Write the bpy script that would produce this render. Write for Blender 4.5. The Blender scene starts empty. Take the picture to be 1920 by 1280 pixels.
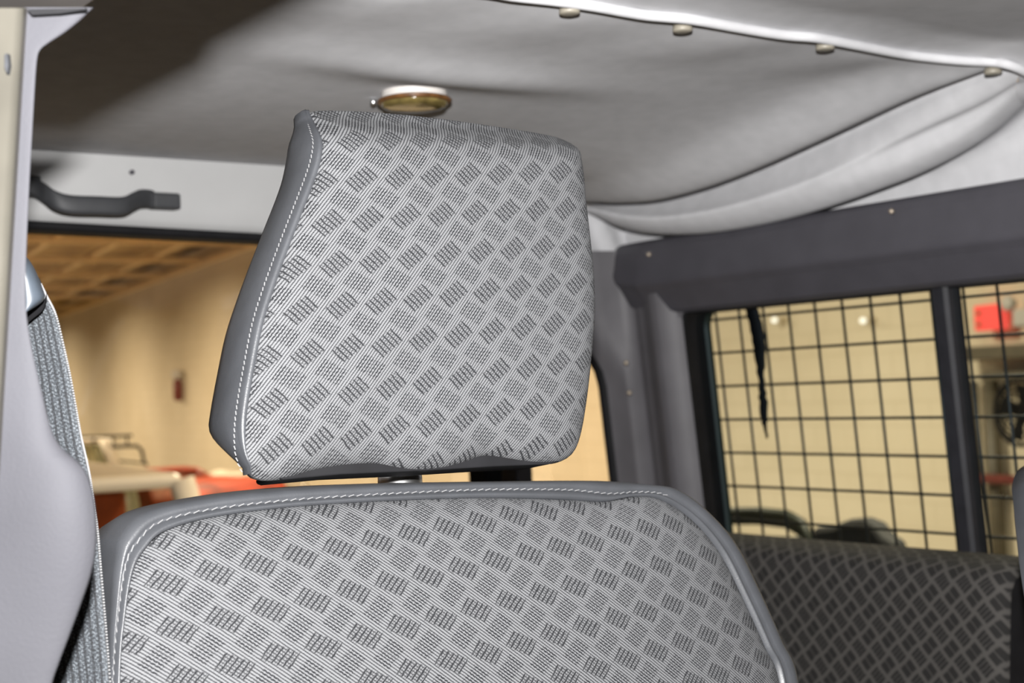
import bpy, bmesh, math, random
from mathutils import Vector, Matrix

random.seed(7)
SC = bpy.context.scene
COL = SC.collection
R = math.radians

# ------------------------------------------------------------------ camera, light, world, exposure
CAM_Z = 1.75                       # eye height above the warehouse floor
FPX = 2676.0                       # focal length in pixels of the 1920 x 1280 frame (50 mm lens)
YAW, PITCH, ROLL = R(35.6), R(1.95), R(2.33)
CO = Vector((0, 0, CAM_Z))
_f0 = Vector((math.sin(YAW), math.cos(YAW), 0)); _r0 = Vector((math.cos(YAW), -math.sin(YAW), 0))
_f = (_f0 * math.cos(PITCH) + Vector((0, 0, 1)) * math.sin(PITCH)).normalized()
_u0 = _r0.cross(_f).normalized()
_r = _r0 * math.cos(ROLL) - _u0 * math.sin(ROLL)
_u = _u0 * math.cos(ROLL) + _r0 * math.sin(ROLL)
cam_d = bpy.data.cameras.new('camera')
cam = bpy.data.objects.new('camera', cam_d); COL.objects.link(cam)
M = Matrix((( _r.x, _u.x, -_f.x, CO.x), (_r.y, _u.y, -_f.y, CO.y), (_r.z, _u.z, -_f.z, CO.z), (0, 0, 0, 1)))
cam.matrix_world = M
cam_d.sensor_width = 36.0; cam_d.lens = FPX / 1920 * 36.0
cam_d.clip_start = 0.02; cam_d.clip_end = 300
cam_d.dof.use_dof = True; cam_d.dof.focus_distance = 0.99; cam_d.dof.aperture_fstop = 9.0
SC.camera = cam

w = bpy.data.worlds.new('world'); SC.world = w; w.use_nodes = True
w.node_tree.nodes['Background'].inputs[0].default_value = (1.0, 0.78, 0.5, 1)
w.node_tree.nodes['Background'].inputs[1].default_value = 0.02

def area(name, loc, target, power, size, col, size_y=None):
    d = bpy.data.lights.new(name, 'AREA'); d.energy = power; d.color = col
    if size_y: d.shape = 'RECTANGLE'; d.size = size; d.size_y = size_y
    else: d.shape = 'DISK'; d.size = size
    o = bpy.data.objects.new(name, d); COL.objects.link(o); o.location = loc
    o.rotation_euler = (Vector(target) - Vector(loc)).to_track_quat('-Z', 'Y').to_euler()
    return o
# the photographer's flash in the hot shoe, above the lens
FL = CO + _u * 0.112 + _f * 0.02
area('camera_flash', FL, FL + _f, 66.0, 0.022, (1.0, 0.985, 0.97))
# the warehouse lamps (wall frame: TW runs along the long wall, NW points to it)
TW = Vector((math.sin(R(8.2)), math.cos(R(8.2)), 0)); NW = Vector((math.cos(R(8.2)), -math.sin(R(8.2)), 0))
def WH(s, p, z): return TW * s + NW * p + Vector((0, 0, z))
for s_ in (3.0, 8.5, 14.5, 21, 28, 36, 45):
    a_ = WH(s_, 3.4, 4.2); area('warehouse_lamp', a_, WH(s_, 4.6, 0), 350.0, 1.6, (1.0, 0.82, 0.56)).data.spread = R(150)
SC.view_settings.view_transform = 'Standard'; SC.view_settings.look = 'None'
SC.view_settings.gamma = 1.0; SC.view_settings.use_curve_mapping = False
SC.view_settings.exposure = 0.0

# ------------------------------------------------------------------ pixel rays to real points
def ray(px, py): return _f + _r * ((px - 960) / FPX) - _u * ((py - 640) / FPX)
def on_plane(px, py, p0, n):
    d = ray(px, py); n = Vector(n); t = (Vector(p0) - CO).dot(n) / d.dot(n); return CO + d * t
def on_x(px, py, X): return on_plane(px, py, (X, 0, 0), (1, 0, 0))
def on_y(px, py, Y): return on_plane(px, py, (0, Y, 0), (0, 1, 0))
def on_z(px, py, z): return on_plane(px, py, (0, 0, CAM_Z + z), (0, 0, 1))
def at_d(px, py, d): return CO + ray(px, py) * d

def interp(pts, t):
    """Catmull-Rom through pts (tuples), t in 0..len-1"""
    n = len(pts); i = max(0, min(n - 2, int(math.floor(t)))); f = t - i
    p1, p2 = pts[i], pts[i + 1]
    p0 = pts[i - 1] if i > 0 else tuple(2 * a - b for a, b in zip(p1, p2))
    p3 = pts[i + 2] if i + 2 < n else tuple(2 * b - a for a, b in zip(p1, p2))
    return tuple(0.5 * (2 * b + (c - a) * f + (2 * a - 5 * b + 4 * c - d) * f * f + (3 * b - a - 3 * c + d) * f ** 3)
                 for a, b, c, d in zip(p0, p1, p2, p3))
def spline(pts, n): return [interp(pts, k * (len(pts) - 1) / (n - 1)) for k in range(n)]
def lin(xs, ys, x):
    if x <= xs[0]: return ys[0]
    for i in range(len(xs) - 1):
        if x <= xs[i + 1]: return ys[i] + (ys[i + 1] - ys[i]) * (x - xs[i]) / (xs[i + 1] - xs[i])
    return ys[-1]
def sm(x): x = max(0.0, min(1.0, x)); return x * x * (3 - 2 * x)

# ------------------------------------------------------------------ object helpers
WL = {}
def tag(o, label=None, cat=None, group=None, kind=None):
    if label: o['label'] = label
    if cat: o['category'] = cat
    if group: o['group'] = group
    if kind: o['kind'] = kind
    return o
def thing(name, label, cat, loc, group=None, kind=None):
    o = bpy.data.objects.new(name, None); COL.objects.link(o); o.empty_display_size = 0.05
    o.location = loc; WL[o] = Vector(loc); return tag(o, label, cat, group, kind)
def mk(name, verts, faces, mat, parent=None, uvs=None, smooth=True, auto=None):
    vs = [Vector(v) for v in verts]
    c = Vector((sum(v[i] for v in vs) / len(vs) for i in range(3)))
    me = bpy.data.meshes.new(name)
    me.from_pydata([tuple(v - c) for v in vs], [], faces); me.update()
    if uvs:
        ul = me.uv_layers.new(name='UVMap')
        for lp in me.loops: ul.data[lp.index].uv = uvs[lp.vertex_index]
    bm = bmesh.new(); bm.from_mesh(me); bmesh.ops.recalc_face_normals(bm, faces=bm.faces); bm.to_mesh(me); bm.free()
    me.polygons.foreach_set('use_smooth', [smooth] * len(me.polygons))
    me.materials.append(mat)
    o = bpy.data.objects.new(name, me); COL.objects.link(o)
    WL[o] = c
    if parent: o.parent = parent; o.location = c - WL[parent]
    else: o.location = c
    if auto:
        m = o.modifiers.new('bevel', 'BEVEL'); m.width = auto; m.segments = 2; m.limit_method = 'ANGLE'; m.angle_limit = R(40)
    return o
def place(src, name, pos, parent, rot=None):
    o = bpy.data.objects.new(name, src.data); COL.objects.link(o); WL[o] = Vector(pos)
    if parent: o.parent = parent; o.location = Vector(pos) - WL[parent]
    else: o.location = pos
    o.rotation_euler = rot if rot is not None else src.rotation_euler
    for m in src.modifiers:
        if m.type == 'BEVEL':
            k = o.modifiers.new('bevel', 'BEVEL'); k.width = m.width; k.segments = m.segments; k.limit_method = 'ANGLE'; k.angle_limit = m.angle_limit
    return o
def grid(rows, closed=False):
    """rows of equal length -> verts, faces"""
    n = len(rows[0]); v = [p for r_ in rows for p in r_]; f = []
    for i in range(len(rows) - 1):
        for j in range(n if closed else n - 1):
            k = (j + 1) % n
            f.append((i * n + j, i * n + k, (i + 1) * n + k, (i + 1) * n + j))
    return v, f
def join(*vf):
    V, F = [], []
    for v, f in vf:
        b = len(V); V += list(v); F += [tuple(i + b for i in q) for q in f]
    return V, F
def box(c, sx, sy, sz, ax=Vector((1, 0, 0)), ay=Vector((0, 1, 0)), az=Vector((0, 0, 1))):
    c = Vector(c); v = []
    for k in (-1, 1):
        for j in (-1, 1):
            for i in (-1, 1): v.append(c + ax * (i * sx / 2) + ay * (j * sy / 2) + az * (k * sz / 2))
    return v, [(0, 1, 3, 2), (4, 6, 7, 5), (0, 4, 5, 1), (2, 3, 7, 6), (0, 2, 6, 4), (1, 5, 7, 3)]
def tube(path, rad, n=8, caps=True):
    path = [Vector(p) for p in path]; rows = []
    for i, p in enumerate(path):
        t = (path[min(i + 1, len(path) - 1)] - path[max(i - 1, 0)]).normalized()
        a = t.cross(Vector((0, 0, 1)))
        if a.length < 1e-3: a = t.cross(Vector((1, 0, 0)))
        a.normalize(); b = t.cross(a); rr = rad[i] if isinstance(rad, (list, tuple)) else rad
        rows.append([p + a * (rr * math.cos(2 * math.pi * k / n)) + b * (rr * math.sin(2 * math.pi * k / n)) for k in range(n)])
    v, f = grid(rows, True)
    if caps: f += [tuple(range(n)), tuple(range(len(v) - n, len(v)))]
    return v, f
def lathe(prof, c, n=32, axis=Vector((0, 0, 1)), caps=True):
    """prof = [(r, h)] about axis through c"""
    axis = Vector(axis).normalized(); a = axis.cross(Vector((0.3, 1, 0.2))).normalized(); b = axis.cross(a); c = Vector(c)
    rows = [[c + axis * h + a * (r_ * math.cos(2 * math.pi * k / n)) + b * (r_ * math.sin(2 * math.pi * k / n)) for k in range(n)] for r_, h in prof]
    v, f = grid(rows, True)
    if caps: f += [tuple(range(n)), tuple(range(len(v) - n, len(v)))]
    return v, f
def prism(poly, off):
    n = len(poly); off = Vector(off); v = [Vector(p) for p in poly] + [Vector(p) + off for p in poly]
    return v, [tuple(range(n)), tuple(range(2 * n - 1, n - 1, -1))] + [(i, (i + 1) % n, (i + 1) % n + n, i + n) for i in range(n)]

# ------------------------------------------------------------------ materials
class E:
    """socket arithmetic"""
    def __init__(s, nt, sock): s.nt, s.s = nt, sock
    def op(s, o, b=None, c=None):
        n = s.nt.nodes.new('ShaderNodeMath'); n.operation = o
        s.nt.links.new(s.s, n.inputs[0])
        for i, x in ((1, b), (2, c)):
            if x is None: continue
            if isinstance(x, E): s.nt.links.new(x.s, n.inputs[i])
            else: n.inputs[i].default_value = x
        return E(s.nt, n.outputs[0])
    def __add__(s, b): return s.op('ADD', b)
    def __sub__(s, b): return s.op('SUBTRACT', b)
    def __mul__(s, b): return s.op('MULTIPLY', b)
    def fr(s): return s.op('FRACT')
    def ab(s): return s.op('ABSOLUTE')
    def lt(s, b, soft=None):
        if soft is None: return s.op('LESS_THAN', b)
        n = s.nt.nodes.new('ShaderNodeMapRange'); n.interpolation_type = 'SMOOTHSTEP'
        s.nt.links.new(s.s, n.inputs[0]); n.inputs[1].default_value = b - soft; n.inputs[2].default_value = b + soft
        n.inputs[3].default_value = 1; n.inputs[4].default_value = 0
        return E(s.nt, n.outputs[0])
    def mx(s, b): return s.op('MAXIMUM', b)
    def mn(s, b): return s.op('MINIMUM', b)
def new_mat(name):
    m = bpy.data.materials.new(name); m.use_nodes = True
    return m, m.node_tree, m.node_tree.nodes['Principled BSDF']
def noise(nt, scale, detail=3.0, rough=0.5, coord='Object', vec=None):
    n = nt.nodes.new('ShaderNodeTexNoise'); n.inputs['Scale'].default_value = scale; n.inputs['Detail'].default_value = detail
    n.inputs['Roughness'].default_value = rough
    if vec is None:
        tc = nt.nodes.new('ShaderNodeTexCoord'); vec = tc.outputs[coord]
    nt.links.new(vec, n.inputs['Vector']); return n
def ramp(nt, fac, stops):
    r_ = nt.nodes.new('ShaderNodeValToRGB'); nt.links.new(fac, r_.inputs[0])
    els = r_.color_ramp.elements
    while len(els) < len(stops): els.new(0.5)
    for e_, (p, c) in zip(els, stops): e_.position = p; e_.color = (*c, 1)
    return r_.outputs[0]
def bump(nt, b, h, strength, dist):
    n = nt.nodes.new('ShaderNodeBump'); n.inputs['Strength'].default_value = strength; n.inputs['Distance'].default_value = dist
    nt.links.new(h, n.inputs['Height']); nt.links.new(n.outputs[0], b.inputs['Normal'])
def plain(name, col, rough=0.5, var=0.12, scale=30, bstr=0.0, bscale=400, bdist=0.001, metal=0.0, spec=0.5, emit=None):
    m, nt, b = new_mat(name)
    n = noise(nt, scale)
    lo = tuple(c * (1 - var) for c in col); hi = tuple(min(1, c * (1 + var)) for c in col)
    nt.links.new(ramp(nt, n.outputs[0], [(0.3, lo), (0.7, hi)]), b.inputs['Base Color'])
    b.inputs['Roughness'].default_value = rough; b.inputs['Metallic'].default_value = metal
    b.inputs['Specular IOR Level'].default_value = spec
    if bstr: bump(nt, b, noise(nt, bscale, 4).outputs[0], bstr, bdist)
    if emit:
        b.inputs['Emission Color'].default_value = (*emit[0], 1); b.inputs['Emission Strength'].default_value = emit[1]
    return m
def glass(name, tint, refl=0.08):
    m, nt, b = new_mat(name); nt.nodes.remove(b)
    t = nt.nodes.new('ShaderNodeBsdfTransparent'); t.inputs[0].default_value = (*tint, 1)
    g = nt.nodes.new('ShaderNodeBsdfGlossy'); g.inputs['Roughness'].default_value = 0.02
    x = nt.nodes.new('ShaderNodeMixShader'); lw = nt.nodes.new('ShaderNodeLayerWeight'); lw.inputs[0].default_value = 0.5
    k = E(nt, lw.outputs['Facing']).op('POWER', 5.0) * 0.9 + 0.05
    nt.links.new(k.s, x.inputs[0]); nt.links.new(t.outputs[0], x.inputs[1]); nt.links.new(g.outputs[0], x.inputs[2])
    nt.links.new(x.outputs[0], nt.nodes['Material Output'].inputs[0]); return m
def fabric(name, mirror, light, dark, L=0.0288, P=0.0019, rot=0.0, shear=0.0, skew=0.1):
    """checker-plate jacquard: fine diagonal twill, bars and dashes in two crossed directions (UV in metres)"""
    m, nt, b = new_mat(name)
    uvn = nt.nodes.new('ShaderNodeUVMap'); uvn.uv_map = 'UVMap'
    nz = noise(nt, 260, 2, 0.5, vec=uvn.outputs[0]); nf = E(nt, nz.outputs[0])
    nz2 = noise(nt, 1500, 1, 0.5, vec=uvn.outputs[0]); nf2 = E(nt, nz2.outputs[0])
    sep = nt.nodes.new('ShaderNodeSeparateXYZ'); nt.links.new(uvn.outputs[0], sep.inputs[0])
    U0 = E(nt, sep.outputs[0]); V0 = E(nt, sep.outputs[1])
    U0 = U0 + V0 * shear
    U = (U0 * math.cos(rot) + V0 * math.sin(rot)) * float(mirror); V = V0 * math.cos(rot) - U0 * math.sin(rot)
    U = U + (nf - 0.5) * 0.0016; V = V + (nf - 0.5) * 0.0010
    s = (U + V) * 0.70711; t = (V - U) * 0.70711
    line = (t * (1 / P)).fr()
    tri = (line - 0.5).ab()                                   # 0 at thread centre
    dash = ((s * (1 / 0.0016)) + (t * (1 / P)).op('FLOOR') * 0.37).fr()
    gap = tri.op('GREATER_THAN', 0.29) * (dash.lt(0.70, 0.12) * 0.50 + 0.45)
    def cell(o):
        a = (U * (1 / L) + o).fr() - 0.5; c = (V * (1 / L) + o).fr() - 0.5
        return (a + c) * 0.70711, (c - a) * 0.70711
    p, q = cell(0.0)
    jit = (nf2 - 0.5) * 0.05
    blockA = (p.ab() + jit).lt(0.34, 0.02) * ((q + p * 0.25).ab() + jit).lt(0.215, 0.03)
    bar = ((p - q * skew) * (1 / 0.124)).fr() - 0.5
    slash = bar.ab().lt(0.15, 0.06) * blockA * (nf2.op('GREATER_THAN', 0.36) * 0.3 + 0.7)
    weaveA = blockA * dash.lt(0.40, 0.1) * 0.45
    p2, q2 = cell(0.5)
    blockB = (q2.ab() + jit).lt(0.32, 0.02) * ((p2 + q2 * 0.2).ab() + jit).lt(0.22, 0.03)
    d2 = (s * (1 / 0.0030) + (t * (1 / P)).op('FLOOR') * 0.41).fr().lt(0.66, 0.08)
    clus = ((q2 * (1 / 0.16)).fr() - 0.5).ab().lt(0.40, 0.06) * 0.75 + 0.25
    dashes = blockB * d2 * clus * tri.op('GREATER_THAN', 0.17)
    D = gap.mx(slash).mx(dashes).mx(weaveA)
    D = (D + (nf2 - 0.5) * 0.6).mn(1.0).mx(0.0)
    nt.links.new(ramp(nt, D.s, [(0.0, light), (1.0, dark)]), b.inputs['Base Color'])
    b.inputs['Roughness'].default_value = 0.85; b.inputs['Specular IOR Level'].default_value = 0.2
    inv = D * -1.0
    bump(nt, b, inv.s, 0.5, 0.0006)
    return m
def bench_fabric(name, light, dark, L=0.032):
    m, nt, b = new_mat(name)
    uvn = nt.nodes.new('ShaderNodeUVMap'); uvn.uv_map = 'UVMap'
    sep = nt.nodes.new('ShaderNodeSeparateXYZ'); nt.links.new(uvn.outputs[0], sep.inputs[0])
    nz = noise(nt, 120, 3, 0.5, vec=uvn.outputs[0]); nf = E(nt, nz.outputs[0])
    U = E(nt, sep.outputs[0]) + (nf - 0.5) * 0.003; V = E(nt, sep.outputs[1])
    def blk(o):
        a = (U * (1 / L) + o).fr() - 0.5; c = (V * (1 / L) + o).fr() - 0.5
        return ((a + c) * 0.70711), ((c - a) * 0.70711)
    p, q = blk(0.0); A = p.ab().lt(0.33, 0.05) * q.ab().lt(0.24, 0.06) * ((p * (1 / 0.165)).fr() - 0.5).ab().lt(0.42, 0.1)
    p2, q2 = blk(0.5); B = q2.ab().lt(0.33, 0.05) * p2.ab().lt(0.24, 0.06) * ((q2 * (1 / 0.33)).fr() - 0.5).ab().lt(0.44, 0.1)
    D = A.mx(B) * (nf * 0.5 + 0.6)
    nt.links.new(ramp(nt, D.s, [(0.0, light), (0.8, dark)]), b.inputs['Base Color'])
    b.inputs['Roughness'].default_value = 0.9; b.inputs['Specular IOR Level'].default_value = 0.15
    return m
def webbing(name):
    m, nt, b = new_mat(name)
    uvn = nt.nodes.new('ShaderNodeUVMap'); uvn.uv_map = 'UVMap'
    sep = nt.nodes.new('ShaderNodeSeparateXYZ'); nt.links.new(uvn.outputs[0], sep.inputs[0])
    nz = noise(nt, 700, 2, 0.7, vec=uvn.outputs[0]); nf = E(nt, nz.outputs[0])
    U = E(nt, sep.outputs[0]); V = E(nt, sep.outputs[1])
    rib = (U * (1 / 0.0052)).fr() - 0.5
    ribd = rib.ab().op('GREATER_THAN', 0.33) * 0.45
    knit = (V * (1 / 0.0024) + (U * (1 / 0.0026)).op('FLOOR') * 0.5).fr().lt(0.35, 0.12) * 0.3
    D = ribd + knit + (nf - 0.5) * 2.6 + 0.32
    nt.links.new(ramp(nt, D.s, [(0.0, (0.085, 0.095, 0.105)), (0.45, (0.020, 0.024, 0.029)), (1.0, (0.004, 0.0045, 0.006))]), b.inputs['Base Color'])
    b.inputs['Roughness'].default_value = 0.8
    bump(nt, b, (D * -1.0).s, 0.4, 0.0006); return m
def blockwall(name, c1, c2, mortar):
    m, nt, b = new_mat(name)
    uvn = nt.nodes.new('ShaderNodeUVMap'); uvn.uv_map = 'UVMap'
    br = nt.nodes.new('ShaderNodeTexBrick'); nt.links.new(uvn.outputs[0], br.inputs[0])
    br.inputs['Color1'].default_value = (*c1, 1); br.inputs['Color2'].default_value = (*c2, 1); br.inputs['Mortar'].default_value = (*mortar, 1)
    br.inputs['Scale'].default_value = 1.0; br.inputs['Mortar Size'].default_value = 0.012; br.inputs['Brick Width'].default_value = 0.4; br.inputs['Row Height'].default_value = 0.2
    n = noise(nt, 0.35, 5, 0.6, vec=uvn.outputs[0])
    mixn = nt.nodes.new('ShaderNodeMix'); mixn.data_type = 'RGBA'; mixn.blend_type = 'MULTIPLY'; mixn.inputs[0].default_value = 0.5
    nt.links.new(br.outputs[0], mixn.inputs[6]); nt.links.new(ramp(nt, n.outputs[0], [(0.3, (0.72, 0.68, 0.6)), (0.65, (1, 1, 1))]), mixn.inputs[7])
    nt.links.new(mixn.outputs[2], b.inputs['Base Color']); b.inputs['Roughness'].default_value = 0.8
    return m

FAB_LIGHT, FAB_DARK = (0.112, 0.114, 0.119), (0.008, 0.0085, 0.010)
m_fab_head = fabric('headrest_fabric', 1, FAB_LIGHT, FAB_DARK, rot=R(5), shear=-0.06, skew=0.08)
m_fab_seat = fabric('backrest_fabric', -1, FAB_LIGHT, FAB_DARK, L=0.0292, P=0.0020, rot=R(4), skew=-0.10)
m_bench = bench_fabric('bench_fabric', (0.050, 0.047, 0.044), (0.014, 0.0135, 0.013))
m_leather = plain('grey_vinyl', (0.038, 0.040, 0.0445), 0.42, 0.08, 60, 0.25, 900, 0.0006)
m_thread = plain('pale_thread', (0.1344, 0.1344, 0.1376), 0.8)
m_trim = plain('pillar_plastic', (0.039, 0.039, 0.0445), 0.75, 0.04, 15, 0.25, 500, 0.0008, spec=0.2)
m_cream = plain('cream_paint', (0.064, 0.060, 0.050), 0.5, 0.16, 18, spec=0.2)
m_head = plain('taupe_header', (0.085, 0.078, 0.075), 0.6, 0.15, 25, 0.15, 500)
m_liner = plain('headliner_cloth', (0.46, 0.46, 0.473), 0.95, 0.05, 40, 0.12, 1600, 0.0004, spec=0.1)
m_panel = plain('pale_grey_panel', (0.3584, 0.3584, 0.3584), 0.6, 0.04, 10, 0.05, 400)
m_char = plain('charcoal_trim', (0.048, 0.0461, 0.0544), 0.55, 0.08, 20, 0.15, 700, 0.0005)
m_grey = plain('grey_wall_trim', (0.0704, 0.0672, 0.0736), 0.6, 0.08, 20, 0.12, 600, 0.0005)
m_black = plain('black_rubber', (0.007, 0.007, 0.008), 0.7, 0.2, spec=0.15)
m_chip = plain('bare_metal_chip', (0.03, 0.031, 0.034), 0.9, 0.2, spec=0.05)
m_blackmetal = plain('black_metal', (0.012, 0.012, 0.015), 0.6, 0.2, spec=0.3)
m_wire = plain('black_wire', (0.010, 0.011, 0.010), 0.5, 0.2)
m_handle = plain('handle_plastic', (0.0288, 0.0301, 0.0333), 0.6, 0.1, 30, 0.1, 800)
m_chrome = plain('chrome', (0.8, 0.8, 0.8), 0.3, 0.02, metal=1.0)
m_white = plain('white_plastic', (0.512, 0.4864, 0.4608), 0.4, 0.06)
m_amber = plain('amber_lens', (0.128, 0.096, 0.032), 0.15, 0.5, 45)
m_rim = plain('brown_stained_rim', (0.1024, 0.0448, 0.0128), 0.4, 0.5, 70)
m_button = plain('beige_button', (0.2176, 0.1984, 0.16), 0.5, 0.05)
m_screw = plain('screw_metal', (0.45, 0.38, 0.3), 0.35, 0.1, metal=0.6)
m_guide = plain('blue_grey_plastic', (0.0352, 0.0435, 0.0544), 0.45, 0.2, 40)
m_web = webbing('seat_belt_webbing')
m_glass = glass('window_glass', (0.66, 0.75, 0.80))
m_glass2 = glass('rear_glass', (0.96, 0.95, 0.92))
m_wall = blockwall('painted_block_wall', (0.73, 0.65, 0.51), (0.715, 0.635, 0.495), (0.67, 0.59, 0.455))
m_deck = plain('roof_deck', (0.42, 0.28, 0.11), 0.8, 0.2, 0.6)
m_joist = plain('joist_paint', (0.75, 0.56, 0.30), 0.7, 0.1, 2)
m_conc = plain('concrete_floor', (0.30, 0.27, 0.23), 0.6, 0.2, 1.5)
m_carwhite = plain('white_car_paint', (0.80, 0.74, 0.64), 0.25, 0.02)
m_carred = plain('rusty_red_paint', (0.26, 0.030, 0.010), 0.45, 0.55, 5)
m_cardark = plain('dark_green_paint', (0.014, 0.017, 0.011), 0.5, 0.1, spec=0.3)
m_seatred = plain('rust_red_seat', (0.45, 0.085, 0.03), 0.7, 0.25, 6)
m_carglass = glass('car_glass', (0.62, 0.64, 0.55))
m_tyre = plain('tyre_rubber', (0.02, 0.02, 0.02), 0.8)
m_redpipe = plain('red_pipe_paint', (0.15, 0.025, 0.02), 0.5)
m_duct = plain('grey_duct', (0.09, 0.075, 0.05), 0.5, 0.2)
m_sign = plain('lit_red_sign', (0.5, 0.03, 0.02), 0.4, 0.05, emit=((1.0, 0.10, 0.07), 1.1))
m_olive = plain('olive_mark', (0.18, 0.15, 0.06), 0.6)
m_glow = plain('bright_spot_glow', (0.9, 0.85, 0.75), 0.4, 0.02, emit=((1.0, 0.9, 0.75), 1.6))  # glow of the added stand-ins for bright spots in the side glass

# ------------------------------------------------------------------ warehouse shell
def quad_uv(name, pts, mat, su, sv, **k):
    return mk(name, pts, [(0, 1, 2, 3)], mat, uvs=[(0, 0), (su, 0), (su, sv), (0, sv)], smooth=False, **k)
WD, WZ = 8.0, CAM_Z + 2.92
v, f = box(WH(30, WD + 0.15, WZ / 2), 0.3, 90, WZ + 0.6, NW, TW)
wl = mk('wall_warehouse', v, f, m_wall, smooth=False)
ul = wl.data.uv_layers.new(name='UVMap')
for lp in wl.data.loops:
    c = wl.data.vertices[lp.vertex_index].co; ul.data[lp.index].uv = (c.dot(TW), c.z)
tag(wl, 'long tan painted block wall of the warehouse seen through both windows', 'wall', kind='structure')
v, f = box(WH(72, -4, WZ / 2), 24, 0.3, WZ + 0.6, NW, TW)
tag(mk('wall_end', v, f, m_wall, smooth=False, uvs=[(c.dot(NW), c.z) for c in v]), 'far tan end wall of the warehouse behind the grey pillar', 'wall', kind='structure')
v, f = box(WH(30, -4, -0.05), 24.5, 90, 0.1, NW, TW)
tag(mk('floor', v, f, m_conc, smooth=False), 'bare concrete warehouse floor under the parked cars', 'floor', kind='structure')
roof = thing('ceiling', 'brown warehouse roof deck with pale joists above the tan wall', 'ceiling', WH(30, -4, WZ + 0.3), kind='structure')
v, f = box(WH(30, -4, WZ + 0.45), 24.5, 90, 0.1, NW, TW); mk('roof_deck', v, f, m_deck, roof, smooth=False)
j0 = None
for i in range(-2, 17):
    c = WH(9.0 + i * 3.35, -4.0, WZ + 0.02)
    if j0 is None: v, f = box(c, 24, 0.13, 0.10, NW, TW); j0 = mk('joist', v, f, m_joist, roof, smooth=False)
    else: place(j0, 'joist', c, roof)
p0 = None
for i in range(-6, 7):
    c = WH(30, 5.7 - i * 1.25 * 0.99, WZ + 0.13)
    if abs(i) > 20: continue
    if p0 is None: v, f = box(c, 0.12, 88, 0.10, NW, TW); p0 = mk('purlin', v, f, m_joist, roof, smooth=False)
    else: place(p0, 'purlin', c, roof)
v, f = box(WH(30, WD - 0.06, WZ - 0.02), 0.14, 88, 0.12, NW, TW); mk('wall_plate', v, f, m_joist, roof, smooth=False)

# things on the long wall
def on_wall(px, py, out=0.0): return on_plane(px, py, WH(0, WD - out, 0), NW)
a, b_ = on_wall(331, 693, 0.15), on_wall(336, 752, 0.15)
t = thing('extinguisher', 'slim rust red cylinder with a white top mounted on the tan wall', 'fire extinguisher', (a + b_) / 2)
zt = a.z; zb = b_.z; cx = (a + b_) / 2
v, f = lathe([(0.05, zb), (0.10, zb + 0.05), (0.10, zt - 0.26), (0.05, zt - 0.2)], (cx.x, cx.y, 0), 16); mk('cylinder_body', v, f, m_redpipe, t)
v, f = lathe([(0.06, zt - 0.22), (0.13, zt - 0.16), (0.13, zt - 0.03), (0.06, zt)], (cx.x, cx.y, 0), 16); mk('white_top', v, f, m_white, t)
# red lit sign, emergency lamp, fan, duct, pipes to the right
cs = on_wall(1859, 595, 0.12)
t = thing('exit_sign', 'glowing red square sign seen through the right pane of the guard', 'sign', cs)
v, f = box(cs, 0.10, 0.245, 0.185, NW, TW); mk('sign_box', v, f, m_sign, t, smooth=False, auto=0.01)
for dz in (0.035, -0.045):
    c = cs + TW * 0.068 - NW * 0.056 + Vector((0, 0, dz))
    v, f = lathe([(0.018, 0), (0.018, 0.006)], c, 10, -NW); mk('olive_mark', v, f, m_olive, t)
ce = on_wall(1922, 590, 0.12)
t = thing('emergency_light', 'pale twin-headed lamp fixed beside the red sign', 'lamp', ce)
v, f = box(ce + Vector((0, 0, -0.02)), 0.1, 0.16, 0.13, NW, TW); mk('lamp_box', v, f, m_white, t, smooth=False, auto=0.02)
for sgn in (-1, 1):
    c = ce + TW * (0.11 * sgn) - NW * 0.03 + Vector((0, 0, 0.09))
    v, f = lathe([(0.03, -0.05), (0.055, 0.0), (0.055, 0.03), (0.03, 0.04)], c, 16, -NW); mk('lamp_head', v, f, m_white, t)
cd = on_wall(1850, 662, 0.2)
t = thing('duct', 'dark horizontal metal ducting running along the wall under the red sign', 'duct', cd)
s0, z0 = cd.dot(TW), cd.z
s1 = on_wall(1795, 680, 0.2).dot(TW)
v, f = box(WH((s1 + s0 - 4) / 2, WD - 0.2, z0), 0.3, abs(s1 - s0 + 4), 0.10, NW, TW); mk('upper_run', v, f, m_duct, t, smooth=False, auto=0.015)
v, f = box(WH((s1 - 0.25 + s0 - 4) / 2, WD - 0.14, z0 - 0.17), 0.2, abs(s1 - 0.25 - s0 + 4), 0.06, NW, TW); mk('lower_run', v, f, m_duct, t, smooth=False, auto=0.015)
for px, w_, lab in ((1829, 0.07, 'narrow grey conduit dropping down the wall below the duct'), (1862, 0.11, 'wide grey downpipe dropping down the wall beside the fan')):
    c = on_wall(px, 800, 0.08); z1 = z0 - 0.2
    tag(mk('downpipe', *lathe([(w_ / 2, 0.02), (w_ / 2, z1)], (c.x, c.y, 0), 14), m_duct), lab, 'pipe')
cr = on_wall(1865, 898, 0.20)
tag(mk('red_pipe', *tube([WH(on_wall(1812, 898, 0.2).dot(TW), WD - 0.20, cr.z), WH(cr.dot(TW) - 3, WD - 0.20, cr.z)], 0.035, 12), m_redpipe), 'straight red pipe fixed low along the wall beneath the fan', 'pipe')
cf = on_wall(1917, 773, 0.75)
t = thing('wall_fan', 'round black caged fan cut by the right edge of the photo', 'fan', cf)
for k in range(5):
    rr = 0.03 + 0.185 * (k + 1) / 5
    pth = [cf + TW * (rr * math.cos(x)) + Vector((0, 0, rr * math.sin(x))) - NW * (0.07 - 0.05 * (k / 4) ** 2) for x in [2 * math.pi * i / 28 for i in range(29)]]
    mk('cage_ring', *tube(pth, 0.006 if k < 4 else 0.016, 6, False), m_black, t)
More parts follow.
